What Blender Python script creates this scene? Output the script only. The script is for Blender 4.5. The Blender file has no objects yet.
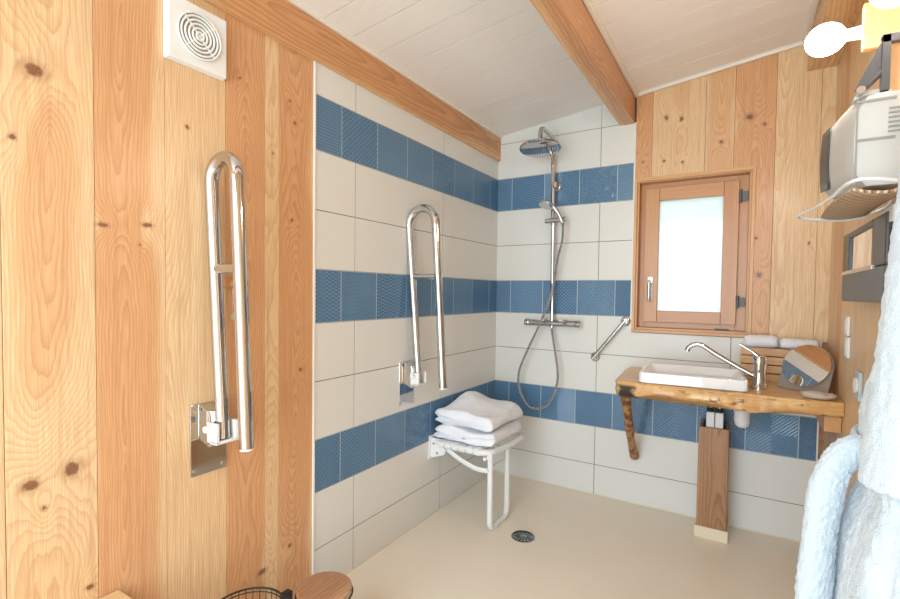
import bpy, bmesh, math, random
from mathutils import Vector, Matrix
random.seed(7)
C = bpy.context.scene.collection
PI = math.pi
# ---------------------------------------------------------------- camera
CAM = Vector((1.5392, -3.1262, 1.3629))
yaw, pit, rol = 0.55415, -0.03067, 0.01239
sy, cy, sp, cp = math.sin(yaw), math.cos(yaw), math.sin(pit), math.cos(pit)
fwd = Vector((-sy*cp, cy*cp, sp)); rt = Vector((cy, sy, 0)); up = rt.cross(fwd)
rr = rt*math.cos(rol) + up*math.sin(rol); uu = up*math.cos(rol) - rt*math.sin(rol)
cd = bpy.data.cameras.new('camera'); cam = bpy.data.objects.new('camera', cd); C.objects.link(cam)
M4 = Matrix((rr, uu, -fwd)).transposed().to_4x4(); M4.translation = CAM
cam.matrix_world = M4
cd.sensor_width = 36; cd.lens = 474.473/900*36; cd.shift_y = 7.838/900; cd.clip_start = 0.02
bpy.context.scene.camera = cam
# ---------------------------------------------------------------- world, lights, exposure
w = bpy.data.worlds.new('world'); bpy.context.scene.world = w; w.use_nodes = True
nt = w.node_tree; nt.nodes.clear()
def N(nt, t, **k):
    n = nt.nodes.new(t)
    for a, b in k.items(): setattr(n, a, b)
    return n
tc = N(nt, 'ShaderNodeTexCoord'); sx = N(nt, 'ShaderNodeSeparateXYZ'); rp = N(nt, 'ShaderNodeValToRGB')
bg = N(nt, 'ShaderNodeBackground'); ow = N(nt, 'ShaderNodeOutputWorld')
nt.links.new(tc.outputs['Generated'], sx.inputs[0]); nt.links.new(sx.outputs['Z'], rp.inputs[0])
cr = rp.color_ramp; cr.elements[0].position = 0.0; cr.elements[0].color = (.16, .30, .14, 1)
cr.elements[1].position = 0.25; cr.elements[1].color = (.88, .95, 1.0, 1)
nt.links.new(rp.outputs[0], bg.inputs[0]); bg.inputs[1].default_value = 1.0
nt.links.new(bg.outputs[0], ow.inputs[0])
vs = bpy.context.scene.view_settings
vs.view_transform = 'Standard'; vs.look = 'None'; vs.gamma = 1; vs.use_curve_mapping = False
vs.exposure = 0.58
def area(name, loc, target, sxx, syy, power, col):
    l = bpy.data.lights.new(name, 'AREA'); l.shape = 'RECTANGLE'; l.size = sxx; l.size_y = syy; l.energy = power; l.color = col
    o = bpy.data.objects.new(name, l); C.objects.link(o); o.location = loc
    o.rotation_euler = (Vector(target)-Vector(loc)).to_track_quat('-Z', 'Y').to_euler(); return o
# daylight outside the small window and outside the open doorway behind the viewer
area('daylight_window', (1.26, .45, 1.75), (1.26, 0, 1.6), 1.2, 1.4, 5, (.92, .98, 1))
area('daylight_doorway', (.95, -4.25, 1.35), (.95, 0, 1.3), 1.5, 2.1, 52, (.78, .91, 1))
# ---------------------------------------------------------------- materials
def mat(name):
    m = bpy.data.materials.new(name); m.use_nodes = True; nt = m.node_tree
    return m, nt, nt.nodes['Principled BSDF']
def setp(b, **k):
    for a, v in k.items(): b.inputs[a.replace('_', ' ')].default_value = v
def simple(name, col, rough=.5, metal=0, bump=0, bscale=200, var=0, vscale=6, **k):
    m, nt, b = mat(name)
    b.inputs['Base Color'].default_value = (*col, 1); b.inputs['Roughness'].default_value = rough; b.inputs['Metallic'].default_value = metal
    for a, v in k.items(): b.inputs[a.replace('_', ' ')].default_value = v
    t = N(nt, 'ShaderNodeTexCoord')
    n = N(nt, 'ShaderNodeTexNoise'); n.inputs['Scale'].default_value = vscale; nt.links.new(t.outputs['Object'], n.inputs['Vector'])
    mx = N(nt, 'ShaderNodeMix', data_type='RGBA'); mx.inputs[6].default_value = (*[c*(1-var) for c in col], 1); mx.inputs[7].default_value = (*[min(1, c*(1+var)) for c in col], 1)
    nt.links.new(n.outputs[0], mx.inputs[0]); nt.links.new(mx.outputs[2], b.inputs['Base Color'])
    if bump:
        n2 = N(nt, 'ShaderNodeTexNoise'); n2.inputs['Scale'].default_value = bscale; n2.inputs['Detail'].default_value = 3; nt.links.new(t.outputs['Object'], n2.inputs['Vector'])
        bp = N(nt, 'ShaderNodeBump'); bp.inputs['Strength'].default_value = bump; bp.inputs['Distance'].default_value = .004
        nt.links.new(n2.outputs[0], bp.inputs['Height']); nt.links.new(bp.outputs[0], b.inputs['Normal'])
    return m
class G:
    """tiny math-node helper"""
    def __init__(s, nt): s.nt = nt
    def m(s, op, a, b=None, c=None, clamp=False):
        n = N(s.nt, 'ShaderNodeMath', operation=op); n.use_clamp = clamp
        for i, v in enumerate((a, b, c)):
            if v is None: continue
            if isinstance(v, (int, float)): n.inputs[i].default_value = v
            else: s.nt.links.new(v, n.inputs[i])
        return n.outputs[0]
    def vec(s, x, y, z):
        n = N(s.nt, 'ShaderNodeCombineXYZ')
        for i, v in enumerate((x, y, z)):
            if isinstance(v, (int, float)): n.inputs[i].default_value = v
            else: s.nt.links.new(v, n.inputs[i])
        return n.outputs[0]
    def noise(s, v, scale, detail=2, rough=.5):
        n = N(s.nt, 'ShaderNodeTexNoise'); n.inputs['Scale'].default_value = scale; n.inputs['Detail'].default_value = detail; n.inputs['Roughness'].default_value = rough
        s.nt.links.new(v, n.inputs['Vector']); return n.outputs[0]
    def mix(s, f, a, b):
        n = N(s.nt, 'ShaderNodeMix', data_type='RGBA')
        for i, v in ((0, f), (6, a), (7, b)):
            if isinstance(v, (int, float)): n.inputs[i].default_value = v
            elif isinstance(v, tuple): n.inputs[i].default_value = (*v, 1)
            else: s.nt.links.new(v, n.inputs[i])
        return n.outputs[2]
    def mr(s, v, a, b, c=0, d=1):
        n = N(s.nt, 'ShaderNodeMapRange', interpolation_type='SMOOTHSTEP'); s.nt.links.new(v, n.inputs[0])
        for i, x in enumerate((a, b, c, d)): n.inputs[i+1].default_value = x
        return n.outputs[0]
def wood(name, sap=(.82, .62, .37), heart=(.72, .40, .20), late=(.46, .205, .08), knots=(), axes=('Y', 'Z'), freq=85, contrast=.75, rough=.42, coat=.25, white=0, heart_r=.075, spread=.05):
    m, nt, b = mat(name); g = G(nt)
    uvn = N(nt, 'ShaderNodeUVMap'); s1 = N(nt, 'ShaderNodeSeparateXYZ'); nt.links.new(uvn.outputs[0], s1.inputs[0])
    u, v = s1.outputs[0], s1.outputs[1]
    at = N(nt, 'ShaderNodeAttribute', attribute_name='tone'); s2 = N(nt, 'ShaderNodeSeparateXYZ'); nt.links.new(at.outputs['Color'], s2.inputs[0])
    tone, seed, off = s2.outputs[0], s2.outputs[1], s2.outputs[2]
    sd = g.m('MULTIPLY', seed, 37.0)
    lowv = g.vec(sd, g.m('MULTIPLY', v, .55), 0.0)
    n_h = g.noise(lowv, 1.0, 1); n_w = g.noise(g.vec(g.m('ADD', sd, 5.3), g.m('MULTIPLY', v, 1.3), 3.0), 1.0, 3)
    h = g.m('MULTIPLY', g.m('ABSOLUTE', g.m('SUBTRACT', n_h, .45)), .55)
    uw = g.m('ADD', g.m('ADD', u, g.m('MULTIPLY', g.m('SUBTRACT', n_w, .5), .07)), g.m('MULTIPLY', g.m('SUBTRACT', off, .5), .3))
    r = g.m('SQRT', g.m('ADD', g.m('MULTIPLY', uw, uw), g.m('MULTIPLY', h, h)))
    fine = g.noise(g.vec(g.m('ADD', g.m('MULTIPLY', u, 22), sd), g.m('MULTIPLY', v, 5), 1.7), 1.0, 3)
    r = g.m('ADD', r, g.m('MULTIPLY', g.m('SUBTRACT', fine, .5), .020))
    kcore = None
    if knots:
        tcn = N(nt, 'ShaderNodeTexCoord'); s3 = N(nt, 'ShaderNodeSeparateXYZ'); nt.links.new(tcn.outputs['Object'], s3.inputs[0])
        a1, a2 = s3.outputs[axes[0]], s3.outputs[axes[1]]
        wob = g.m('MULTIPLY', g.m('SUBTRACT', g.noise(g.vec(a1, a2, 0.0), 60, 2), .5), .016)
        for (ky, kz, kr, asp) in knots:
            dy = g.m('MULTIPLY', g.m('SUBTRACT', a1, ky), 1/asp); dz = g.m('MULTIPLY', g.m('SUBTRACT', a2, kz), asp)
            d = g.m('ADD', g.m('SQRT', g.m('ADD', g.m('MULTIPLY', dy, dy), g.m('MULTIPLY', dz, dz))), wob)
            dz2 = g.m('MULTIPLY', dz, .42)
            d2 = g.m('SQRT', g.m('ADD', g.m('MULTIPLY', dy, dy), g.m('MULTIPLY', dz2, dz2)))
            ge = g.m('EXPONENT', g.m('MULTIPLY', g.m('MULTIPLY', d2, d2), -1/(kr*2.6)**2))
            r = g.m('ADD', r, g.m('MULTIPLY', ge, kr*2.4))
            core = g.mr(d, kr*.45, kr*.95, 1, 0); halo = g.mr(d, kr*.6, kr*1.7, .35, 0)
            k = g.m('MAXIMUM', core, halo)
            kcore = k if kcore is None else g.m('MAXIMUM', kcore, k)
    fr = g.m('FRACT', g.m('MULTIPLY', r, freq))
    ring = g.m('MULTIPLY', g.m('POWER', fr, 2.2), g.mr(fr, .9, 1.0, 1, 0))
    fib = g.noise(g.vec(g.m('ADD', g.m('MULTIPLY', u, 420), sd), g.m('MULTIPLY', v, 9), 0.0), 1.0, 3)
    hn = g.noise(g.vec(g.m('ADD', sd, 9), g.m('MULTIPLY', v, .7), 8.0), 1.0, 1)
    hf = g.m('SUBTRACT', r, g.m('MULTIPLY', g.m('SUBTRACT', hn, .5), .06))
    hr = g.m('SUBTRACT', g.m('ADD', hf, g.m('MULTIPLY', g.m('SUBTRACT', .5, tone), .16)), 0)
    inner = g.m('MULTIPLY', g.mr(hr, heart_r-.022, heart_r+.018, 1, 0), g.m('ADD', .18, g.m('MULTIPLY', tone, 1.15)))
    base = g.mix(inner, sap, heart)
    base = g.mix(g.m('MULTIPLY', g.m('SUBTRACT', fib, .35, clamp=True), 1.3), base, late)
    dk = g.mix(g.m('SUBTRACT', .55, g.m('MULTIPLY', inner, .5)), late, heart)
    stk = g.noise(g.vec(g.m('ADD', g.m('MULTIPLY', u, 60), sd), g.m('MULTIPLY', v, 1.5), 5.0), 1.0, 3)
    base = g.mix(g.m('MULTIPLY', g.mr(stk, .5, .75), .35), base, late)
    amp = g.m('MULTIPLY', ring, contrast*.85)
    col = g.mix(amp, base, dk)
    if kcore is not None: col = g.mix(kcore, col, g.mix(g.noise(g.vec(a1, a2, 0.0), 260, 2), (.10, .035, .015), (.36, .16, .07)))
    if white:
        col = g.mix(white, col, (.91, .90, .89))
    nt.links.new(col, b.inputs['Base Color'])
    b.inputs['Roughness'].default_value = rough; b.inputs['Coat Weight'].default_value = coat; b.inputs['Coat Roughness'].default_value = .22
    bp = N(nt, 'ShaderNodeBump'); bp.inputs['Strength'].default_value = .15; bp.inputs['Distance'].default_value = .001
    nt.links.new(g.m('ADD', fib, g.m('MULTIPLY', ring, .6)), bp.inputs['Height']); nt.links.new(bp.outputs[0], b.inputs['Normal'])
    return m
LK = [(-2.649, 1.912, .026, 1.1), (-2.694, 1.735, .010, 1), (-2.501, 1.542, .012, 1.5), (-2.385, 1.556, .013, 1.4), (-2.58, .872, .026, 1), (-2.669, .856, .022, 1.1),
      (-2.641, .788, .009, 1), (-2.541, .525, .011, 1.3), (-2.262, 1.886, .007, 1), (-2.405, 1.494, .006, 1), (-1.855, 2.11, .008, 1), (-1.83, 2.031, .009, 1),
      (-2.073, 2.115, .006, 1), (-1.934, 1.887, .006, 1), (-1.844, 1.645, .008, 1), (-1.982, .286, .018, 1.3), (-1.80, 1.04, .010, 1), (-1.85, .33, .012, 1)]
BK = [(1.116, 2.427, .016, .9), (1.198, 2.406, .016, .9), (1.108, 2.172, .010, 1), (1.209, 2.153, .010, 1), (1.541, 2.356, .022, 1.1), (1.408, 2.239, .014, 1),
      (1.612, 2.305, .012, 1.1), (1.607, 1.482, .018, 1), (1.587, 1.686, .012, 1), (1.823, 1.648, .009, .8), (.989, 2.182, .009, 1)]
M = {}
M['pine_left'] = wood('pine_left', knots=LK, axes=('Y', 'Z'), freq=120, contrast=.85, coat=.5)
M['pine_back'] = wood('pine_back', knots=BK, axes=('X', 'Z'), freq=100, contrast=.8)
M['pine'] = wood('pine', freq=95)
M['beam'] = wood('beam', sap=(.82, .54, .27), heart=(.68, .35, .145), late=(.40, .16, .06), freq=60, heart_r=.075, contrast=1.0)
M['beam_dark'] = wood('beam_dark', sap=(.55, .29, .14), heart=(.45, .21, .10), freq=70, heart_r=.10)
M['ceil'] = wood('ceiling_boards', white=.84, freq=80, contrast=1.2, rough=.55, coat=.05)
M['window_wood'] = wood('window_wood', sap=(.60, .30, .12), heart=(.52, .23, .085), freq=150, contrast=.5, coat=.4)
M['trim_wood'] = wood('trim_wood', sap=(.74, .45, .20), heart=(.66, .36, .15), freq=120, contrast=.4)
M['light_board'] = wood('light_board', sap=(.80, .60, .33), heart=(.78, .55, .29), freq=80, contrast=.35)
M['bamboo'] = wood('bamboo', sap=(.58, .36, .20), heart=(.46, .25, .13), late=(.24, .10, .05), freq=60, contrast=1.0)
M['post_wood'] = wood('post_wood', sap=(.56, .33, .17), heart=(.42, .22, .10), late=(.20, .085, .035), freq=70, contrast=1.1, heart_r=.06)
def slab_mat(name, basec, knotty):
    m, nt, b = mat(name); g = G(nt); t = N(nt, 'ShaderNodeTexCoord'); s = N(nt, 'ShaderNodeSeparateXYZ'); nt.links.new(t.outputs['Object'], s.inputs[0])
    x, y, z = s.outputs
    gr = g.noise(g.vec(g.m('MULTIPLY', x, 3), g.m('MULTIPLY', y, 40), g.m('MULTIPLY', z, 30)), 1.0, 4, .6)
    col = g.mix(g.mr(gr, .3, .7), (.78, .50, .22), (.60, .32, .12))
    bl = g.noise(g.vec(g.m('MULTIPLY', x, 14), g.m('MULTIPLY', y, 30), g.m('MULTIPLY', z, 34)), 1.0, 3, .7)
    lo = g.mr(y, -.545, -.525, 1, 0)         # bark marks stay on the live front edge
    bf = g.m('MULTIPLY', g.mr(bl, .56, .66), lo)
    col = g.mix(g.m('MULTIPLY', bf, .8), col, (.16, .06, .025))
    e = g.m('SQRT', g.m('ADD', g.m('POWER', g.m('SUBTRACT', x, 1.035), 2), g.m('POWER', g.m('MULTIPLY', g.m('ADD', y, .535), .7), 2)))
    kn = g.m('MULTIPLY', g.mr(g.m('ADD', e, g.m('MULTIPLY', g.m('SUBTRACT', bl, .5), .1)), .03, .06, 1, 0), g.mr(z, .905, .885, 0, 1))
    col = g.mix(kn, col, (.03, .018, .012))
    nt.links.new(col, b.inputs['Base Color']); setp(b, Roughness=.35, Coat_Weight=.3, Coat_Roughness=.2)
    bp = N(nt, 'ShaderNodeBump'); bp.inputs['Strength'].default_value = .35; bp.inputs['Distance'].default_value = .004
    nt.links.new(bl, bp.inputs['Height']); nt.links.new(bp.outputs[0], b.inputs['Normal']); return m
M['slab'] = slab_mat('slab', None, True)
def branch_mat():
    m, nt, b = mat('branch'); g = G(nt); t = N(nt, 'ShaderNodeTexCoord')
    n = g.noise(t.outputs['Object'], 30, 4, .6)
    col = g.mix(g.mr(n, .42, .62), (.50, .24, .08), (.10, .04, .02)); nt.links.new(col, b.inputs['Base Color']); setp(b, Roughness=.5); return m
M['branch'] = branch_mat()
M['white_tile'] = simple('white_tile', (.745, .75, .73), .38, var=.03, vscale=1.5)
M['grout_dark'] = simple('grout_dark', (.20, .19, .18), .8, var=.1, vscale=30)
M['grout_light'] = simple('grout_light', (.52, .60, .64), .8, var=.1, vscale=30)
def blue_tile():
    m, nt, b = mat('blue_tile'); g = G(nt)
    uvn = N(nt, 'ShaderNodeUVMap'); s1 = N(nt, 'ShaderNodeSeparateXYZ'); nt.links.new(uvn.outputs[0], s1.inputs[0]); u, v = s1.outputs[0], s1.outputs[1]
    at = N(nt, 'ShaderNodeAttribute', attribute_name='tone'); s2 = N(nt, 'ShaderNodeSeparateXYZ'); nt.links.new(at.outputs['Color'], s2.inputs[0]); ty, seed = s2.outputs[0], s2.outputs[1]
    S = lambda x: g.m('SINE', x)
    def ms(x, k): return g.m('MULTIPLY', x, k*PI)
    au = g.m('ABSOLUTE', g.m('SUBTRACT', u, .5)); av = g.m('ABSOLUTE', g.m('SUBTRACT', v, .5))
    p = []
    p.append(g.m('MULTIPLY', S(ms(u, 28)), S(ms(v, 28))))                                  # dots
    p.append(S(ms(g.m('ADD', au, g.m('MULTIPLY', v, 1.0)), 22)))                             # chevrons
    p.append(g.m('MAXIMUM', S(ms(u, 34)), S(ms(v, 34))))                                     # little grid
    p.append(S(g.m('ADD', ms(v, 26), g.m('MULTIPLY', S(ms(u, 8)), 2.2))))                    # waves
    dd = g.m('SQRT', g.m('ADD', g.m('MULTIPLY', au, au), g.m('MULTIPLY', av, av)))
    p.append(g.m('ADD', S(ms(g.m('ADD', u, v), 20)), S(ms(g.m('SUBTRACT', u, v), 20))))      # lozenges
    vor = N(nt, 'ShaderNodeTexVoronoi', feature='DISTANCE_TO_EDGE'); vor.inputs['Scale'].default_value = 11; nt.links.new(uvn.outputs[0], vor.inputs['Vector'])
    p.append(g.mr(vor.outputs[0], 0, .12, 1, -1))                                           # scattered leaves
    p.append(S(ms(g.m('SUBTRACT', au, av), 24)))                                             # crossing rays
    hsum = None
    for i, e in enumerate(p):
        wgt = g.m('MULTIPLY', g.m('COMPARE', g.m('MULTIPLY', ty, len(p)), i+.5, .5), e)
        hsum = wgt if hsum is None else g.m('ADD', hsum, wgt)
    t = N(nt, 'ShaderNodeTexCoord'); n = g.noise(t.outputs['Object'], 9, 4, .6)
    c0 = g.mix(g.m('ADD', g.m('MULTIPLY', seed, .6), g.m('MULTIPLY', n, .4)), (.045, .135, .27), (.085, .20, .35))
    col = g.mix(g.mr(hsum, .2, 1.0, 0, .6), c0, (.19, .35, .52))
    nt.links.new(col, b.inputs['Base Color']); setp(b, Roughness=.14, Coat_Weight=.3, Coat_Roughness=.06)
    bp = N(nt, 'ShaderNodeBump'); bp.inputs['Strength'].default_value = .35; bp.inputs['Distance'].default_value = .003
    nt.links.new(g.m('ADD', hsum, n), bp.inputs['Height']); nt.links.new(bp.outputs[0], b.inputs['Normal']); return m
M['blue_tile'] = blue_tile()
M['floor'] = simple('resin_floor', (.85, .77, .65), .34, bump=.05, bscale=160, var=.04, vscale=2.5)
M['skirt'] = simple('resin_skirt', (.76, .68, .52), .4, var=.03)
M['chrome'] = simple('chrome', (.58, .58, .59), .06, 1)
M['steel'] = simple('steel', (.62, .62, .62), .22, 1)
M['mirror'] = simple('mirror', (.92, .93, .93), .01, 1)
M['white_plastic'] = simple('white_plastic', (.82, .83, .83), .3)
M['white_paint'] = simple('white_paint', (.80, .79, .76), .4)
M['trim_white'] = simple('trim_white', (.84, .78, .71), .45)
M['white_metal'] = simple('white_metal', (.80, .83, .85), .25, Coat_Weight=.3)
M['ceramic'] = simple('ceramic', (.86, .87, .88), .08, Coat_Weight=.5)
M['towel'] = simple('towel', (.88, .90, .97), .95, bump=.6, bscale=420, Sheen_Weight=.3)
M['robe'] = simple('robe', (.57, .66, .74), .95, bump=.7, bscale=300, Sheen_Weight=.3)
M['black'] = simple('black_plastic', (.015, .015, .017), .4)
M['dark_grey'] = simple('dark_grey', (.05, .055, .065), .35)
M['bracket'] = simple('bracket_steel', (.10, .10, .105), .4)
M['slate'] = simple('frame_bluegrey', (.09, .115, .135), .38, bump=.1, bscale=80)
M['heater'] = simple('heater_body', (.60, .60, .58), .5)
M['groove'] = simple('groove', (.33, .32, .30), .6)
M['grille'] = simple('heater_grille', (.12, .13, .14), .4, .6)
M['stone'] = simple('taupe', (.30, .255, .22), .5)
M['soapc'] = simple('soap_ceramic', (.62, .53, .46), .3)
M['bluegrey'] = simple('socket_blue', (.50, .60, .66), .25)
M['pvc'] = simple('pvc', (.72, .72, .75), .3)
M['string'] = simple('string', (.62, .52, .40), .8)
M['rope'] = simple('rope', (.32, .25, .13), .8, bump=1, bscale=120, var=.4, vscale=120)
def wicker():
    m, nt, b = mat('wicker'); g = G(nt); t = N(nt, 'ShaderNodeTexCoord'); s = N(nt, 'ShaderNodeSeparateXYZ'); nt.links.new(t.outputs['Object'], s.inputs[0])
    a = g.m('SINE', g.m('MULTIPLY', g.m('ADD', s.outputs[0], s.outputs[1]), 420)); c = g.m('SINE', g.m('MULTIPLY', g.m('SUBTRACT', s.outputs[0], s.outputs[1]), 160))
    k = g.m('ADD', a, g.m('MULTIPLY', c, .5))
    col = g.mix(g.mr(k, -1, 1), (.36, .20, .10), (.85, .64, .44)); nt.links.new(col, b.inputs['Base Color'])
    bp = N(nt, 'ShaderNodeBump'); bp.inputs['Distance'].default_value = .003; nt.links.new(k, bp.inputs['Height']); nt.links.new(bp.outputs[0], b.inputs['Normal'])
    setp(b, Roughness=.6); return m
M['wicker'] = wicker()
def hosem():
    m, nt, b = mat('hose_metal'); g = G(nt); uvn = N(nt, 'ShaderNodeUVMap'); s = N(nt, 'ShaderNodeSeparateXYZ'); nt.links.new(uvn.outputs[0], s.inputs[0])
    k = g.m('SINE', g.m('MULTIPLY', s.outputs[1], 900.0)); bp = N(nt, 'ShaderNodeBump'); bp.inputs['Distance'].default_value = .003; bp.inputs['Strength'].default_value = 1
    nt.links.new(k, bp.inputs['Height']); nt.links.new(bp.outputs[0], b.inputs['Normal'])
    col = g.mix(g.mr(k, -1, 0), (.55, .55, .56), (.9, .9, .9)); nt.links.new(col, b.inputs['Base Color'])
    setp(b, Metallic=1.0, Roughness=.15); return m
M['hose'] = hosem()
def emit(name, col, st):
    m, nt, b = mat(name); b.inputs['Base Color'].default_value = (.9, .9, .9, 1); b.inputs['Emission Color'].default_value = (*col, 1); b.inputs['Emission Strength'].default_value = st
    return m
M['bulb'] = emit('bulb_glow', (1, .91, .80), 36)
def pane():
    m, nt, b = mat('frosted_glass'); g = G(nt); nt.nodes.remove(b)
    t = N(nt, 'ShaderNodeBsdfTranslucent'); t.inputs[0].default_value = (.76, .78, .78, 1)
    gl = N(nt, 'ShaderNodeBsdfGlossy'); gl.inputs['Roughness'].default_value = .1
    tr = N(nt, 'ShaderNodeBsdfRefraction'); tr.inputs['Roughness'].default_value = .5; tr.inputs['IOR'].default_value = 1.05; tr.inputs[0].default_value = (.70, .74, .75, 1)
    m1 = N(nt, 'ShaderNodeMixShader'); m1.inputs[0].default_value = .3; m2 = N(nt, 'ShaderNodeMixShader'); m2.inputs[0].default_value = .06
    nt.links.new(t.outputs[0], m1.inputs[1]); nt.links.new(tr.outputs[0], m1.inputs[2]); nt.links.new(m1.outputs[0], m2.inputs[1]); nt.links.new(gl.outputs[0], m2.inputs[2])
    nt.links.new(m2.outputs[0], nt.nodes['Material Output'].inputs[0]); return m
M['pane'] = pane()
# ---------------------------------------------------------------- mesh builder
class MB:
    def __init__(s):
        s.bm = bmesh.new(); s.uv = s.bm.loops.layers.uv.new('UVMap'); s.ton = s.bm.loops.layers.float_color.new('tone')
    def _fin(s, faces, mi, tone, uvf):
        for f in faces:
            f.material_index = mi
            for l in f.loops:
                l[s.ton] = (*tone, 1)
                l[s.uv].uv = uvf(l.vert.co, f)
    def box(s, lo, hi, along=2, mi=0, tone=None, tile=False, mtx=None):
        tone = tone or (random.random(), random.random(), random.random())
        lo, hi = [min(a, b) for a, b in zip(lo, hi)], [max(a, b) for a, b in zip(lo, hi)]
        v = [s.bm.verts.new((x, y, z)) for x in (lo[0], hi[0]) for y in (lo[1], hi[1]) for z in (lo[2], hi[2])]
        fs = [s.bm.faces.new([v[i] for i in q]) for q in ((0, 1, 3, 2), (4, 6, 7, 5), (0, 4, 5, 1), (2, 3, 7, 6), (0, 2, 6, 4), (1, 5, 7, 3))]
        c = [(a+b)/2 for a, b in zip(lo, hi)]; oth = [i for i in range(3) if i != along]
        ext = [hi[i]-lo[i] for i in range(3)]; dep = min(oth, key=lambda i: ext[i]); acr = [i for i in oth if i != dep][0]
        sd = tone[1]*11
        if tile:
            uvf = lambda co, f: ((co[acr]-lo[acr])/max(ext[acr], 1e-6), (co[along]-lo[along])/max(ext[along], 1e-6))
        else:
            uvf = lambda co, f: ((co[acr]-c[acr])+(co[dep]-c[dep])*1.0, co[along]+sd)
        s._fin(fs, mi, tone, uvf)
        if mtx is not None: bmesh.ops.transform(s.bm, matrix=mtx, verts=v)
        return v
    def grid(s, P, closed_u=False, closed_v=False, mi=0, cap=False, uvs=None):
        nu, nv = len(P), len(P[0]); V = [[s.bm.verts.new(p) for p in row] for row in P]; fs = []
        tone = (random.random(), random.random(), random.random())
        for i in range(nu if closed_u else nu-1):
            for j in range(nv if closed_v else nv-1):
                a = (i, j), ((i+1) % nu, j), ((i+1) % nu, (j+1) % nv), (i, (j+1) % nv)
                f = s.bm.faces.new([V[p][q] for p, q in a]); f.material_index = mi; fs.append(f)
                for l, (p, q) in zip(f.loops, (( i, j), (i+1, j), (i+1, j+1), (i, j+1))):
                    l[s.uv].uv = uvs(p, q) if uvs else (q*.01, p*.01); l[s.ton] = (*tone, 1)
        if cap:
            for row in (V[0], V[-1]):
                try:
                    f = s.bm.faces.new(row if row is V[-1] else row[::-1]); f.material_index = mi
                    for l in f.loops: l[s.ton] = (*tone, 1); l[s.uv].uv = (l.vert.co.x, l.vert.co.y)
                except ValueError: pass
        return V
    def tube(s, pts, r, seg=14, mi=0, closed=False, cap=True, flat=1.0, nrm=None):
        pts = [Vector(p) for p in pts]; n = len(pts); R = r if isinstance(r, (list, tuple)) else [r]*n
        T = []
        for i in range(n):
            a = pts[(i-1) % n] if (i or closed) else pts[0]; b = pts[(i+1) % n] if (i < n-1 or closed) else pts[-1]
            T.append((b-a).normalized())
        x = Vector(nrm) if nrm else T[0].orthogonal(); x = (x - T[0]*x.dot(T[0])).normalized(); rows = []; L = [0]
        for i in range(n):
            x = (x-T[i]*x.dot(T[i])).normalized(); y = T[i].cross(x)
            rows.append([pts[i]+(x*math.cos(t)*flat+y*math.sin(t))*R[i] for t in [2*PI*k/seg for k in range(seg)]])
            if i: L.append(L[-1]+(pts[i]-pts[i-1]).length)
        L.append(L[-1])
        s.grid(rows, closed_u=closed, closed_v=True, mi=mi, cap=cap and not closed, uvs=lambda p, q: (q/seg*R[0]*6, L[min(p, n)]))
        return s
    def cyl(s, a, b, r, r2=None, seg=24, mi=0): return s.tube([a, b], [r, r2 if r2 is not None else r], seg=seg, mi=mi)
    def lathe(s, prof, origin=(0, 0, 0), axis=(0, 0, 1), seg=36, mi=0):
        q = Vector((0, 0, 1)).rotation_difference(Vector(axis).normalized()); o = Vector(origin)
        rows = [[o+q @ Vector((r*math.cos(t), r*math.sin(t), z)) for t in [2*PI*k/seg for k in range(seg)]] for r, z in prof]
        s.grid(rows, closed_v=True, mi=mi, cap=True, uvs=lambda p, k: (prof[min(p, len(prof)-1)][0]*math.cos(2*PI*k/seg), prof[min(p, len(prof)-1)][0]*math.sin(2*PI*k/seg))); return s
    def ell(s, c, rad, seg=20, mi=0, mtx=None):
        c = Vector(c); rows = []
        for i in range(1, seg//2):
            th = PI*i/(seg//2)
            rows.append([Vector((rad[0]*math.sin(th)*math.cos(t), rad[1]*math.sin(th)*math.sin(t), -rad[2]*math.cos(th))) for t in [2*PI*k/seg for k in range(seg)]])
        if mtx: rows = [[mtx @ p for p in r] for r in rows]
        s.grid([[p+c for p in r] for r in rows], closed_v=True, mi=mi, cap=True); return s
    def prism(s, poly, vec, mi=0):
        tone = (random.random(), random.random(), random.random()); vec = Vector(vec)
        a = [s.bm.verts.new(p) for p in poly]; b = [s.bm.verts.new(Vector(p)+vec) for p in poly]; n = len(poly)
        fs = [s.bm.faces.new(a[::-1]), s.bm.faces.new(b)]+[s.bm.faces.new((a[i], a[(i+1) % n], b[(i+1) % n], b[i])) for i in range(n)]
        for f in fs:
            f.material_index = mi
            for l in f.loops: l[s.ton] = (*tone, 1); l[s.uv].uv = (l.vert.co.x+l.vert.co.z*.3, l.vert.co.y+l.vert.co.z)
        return s
    def build(s, name, mats, parent=None, smooth=False, bevel=0, kind=None, label=None, cat=None, group=None):
        bmesh.ops.recalc_face_normals(s.bm, faces=s.bm.faces[:])
        me = bpy.data.meshes.new(name); s.bm.to_mesh(me); s.bm.free()
        for m in (mats if isinstance(mats, list) else [mats]): me.materials.append(M[m])
        if smooth: me.shade_smooth(); me.set_sharp_from_angle(angle=math.radians(42))
        o = bpy.data.objects.new(name, me); C.objects.link(o)
        if parent is not None: o.parent = parent; o.matrix_parent_inverse = Matrix.Translation(-parent.location)
        if bevel:
            b = o.modifiers.new('bevel', 'BEVEL'); b.width = bevel; b.segments = 2; b.limit_method = 'ANGLE'; b.angle_limit = math.radians(50)
        if kind: o['kind'] = kind
        if label: o['label'] = label
        if cat: o['category'] = cat
        if group: o['group'] = group
        return o
def thing(name, label, cat, loc, group=None):
    o = bpy.data.objects.new(name, None); C.objects.link(o); o.location = loc; o['label'] = label; o['category'] = cat
    if group: o['group'] = group
    return o
def B(lo, hi, **k): m = MB(); m.box(lo, hi, **k); return m
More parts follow.
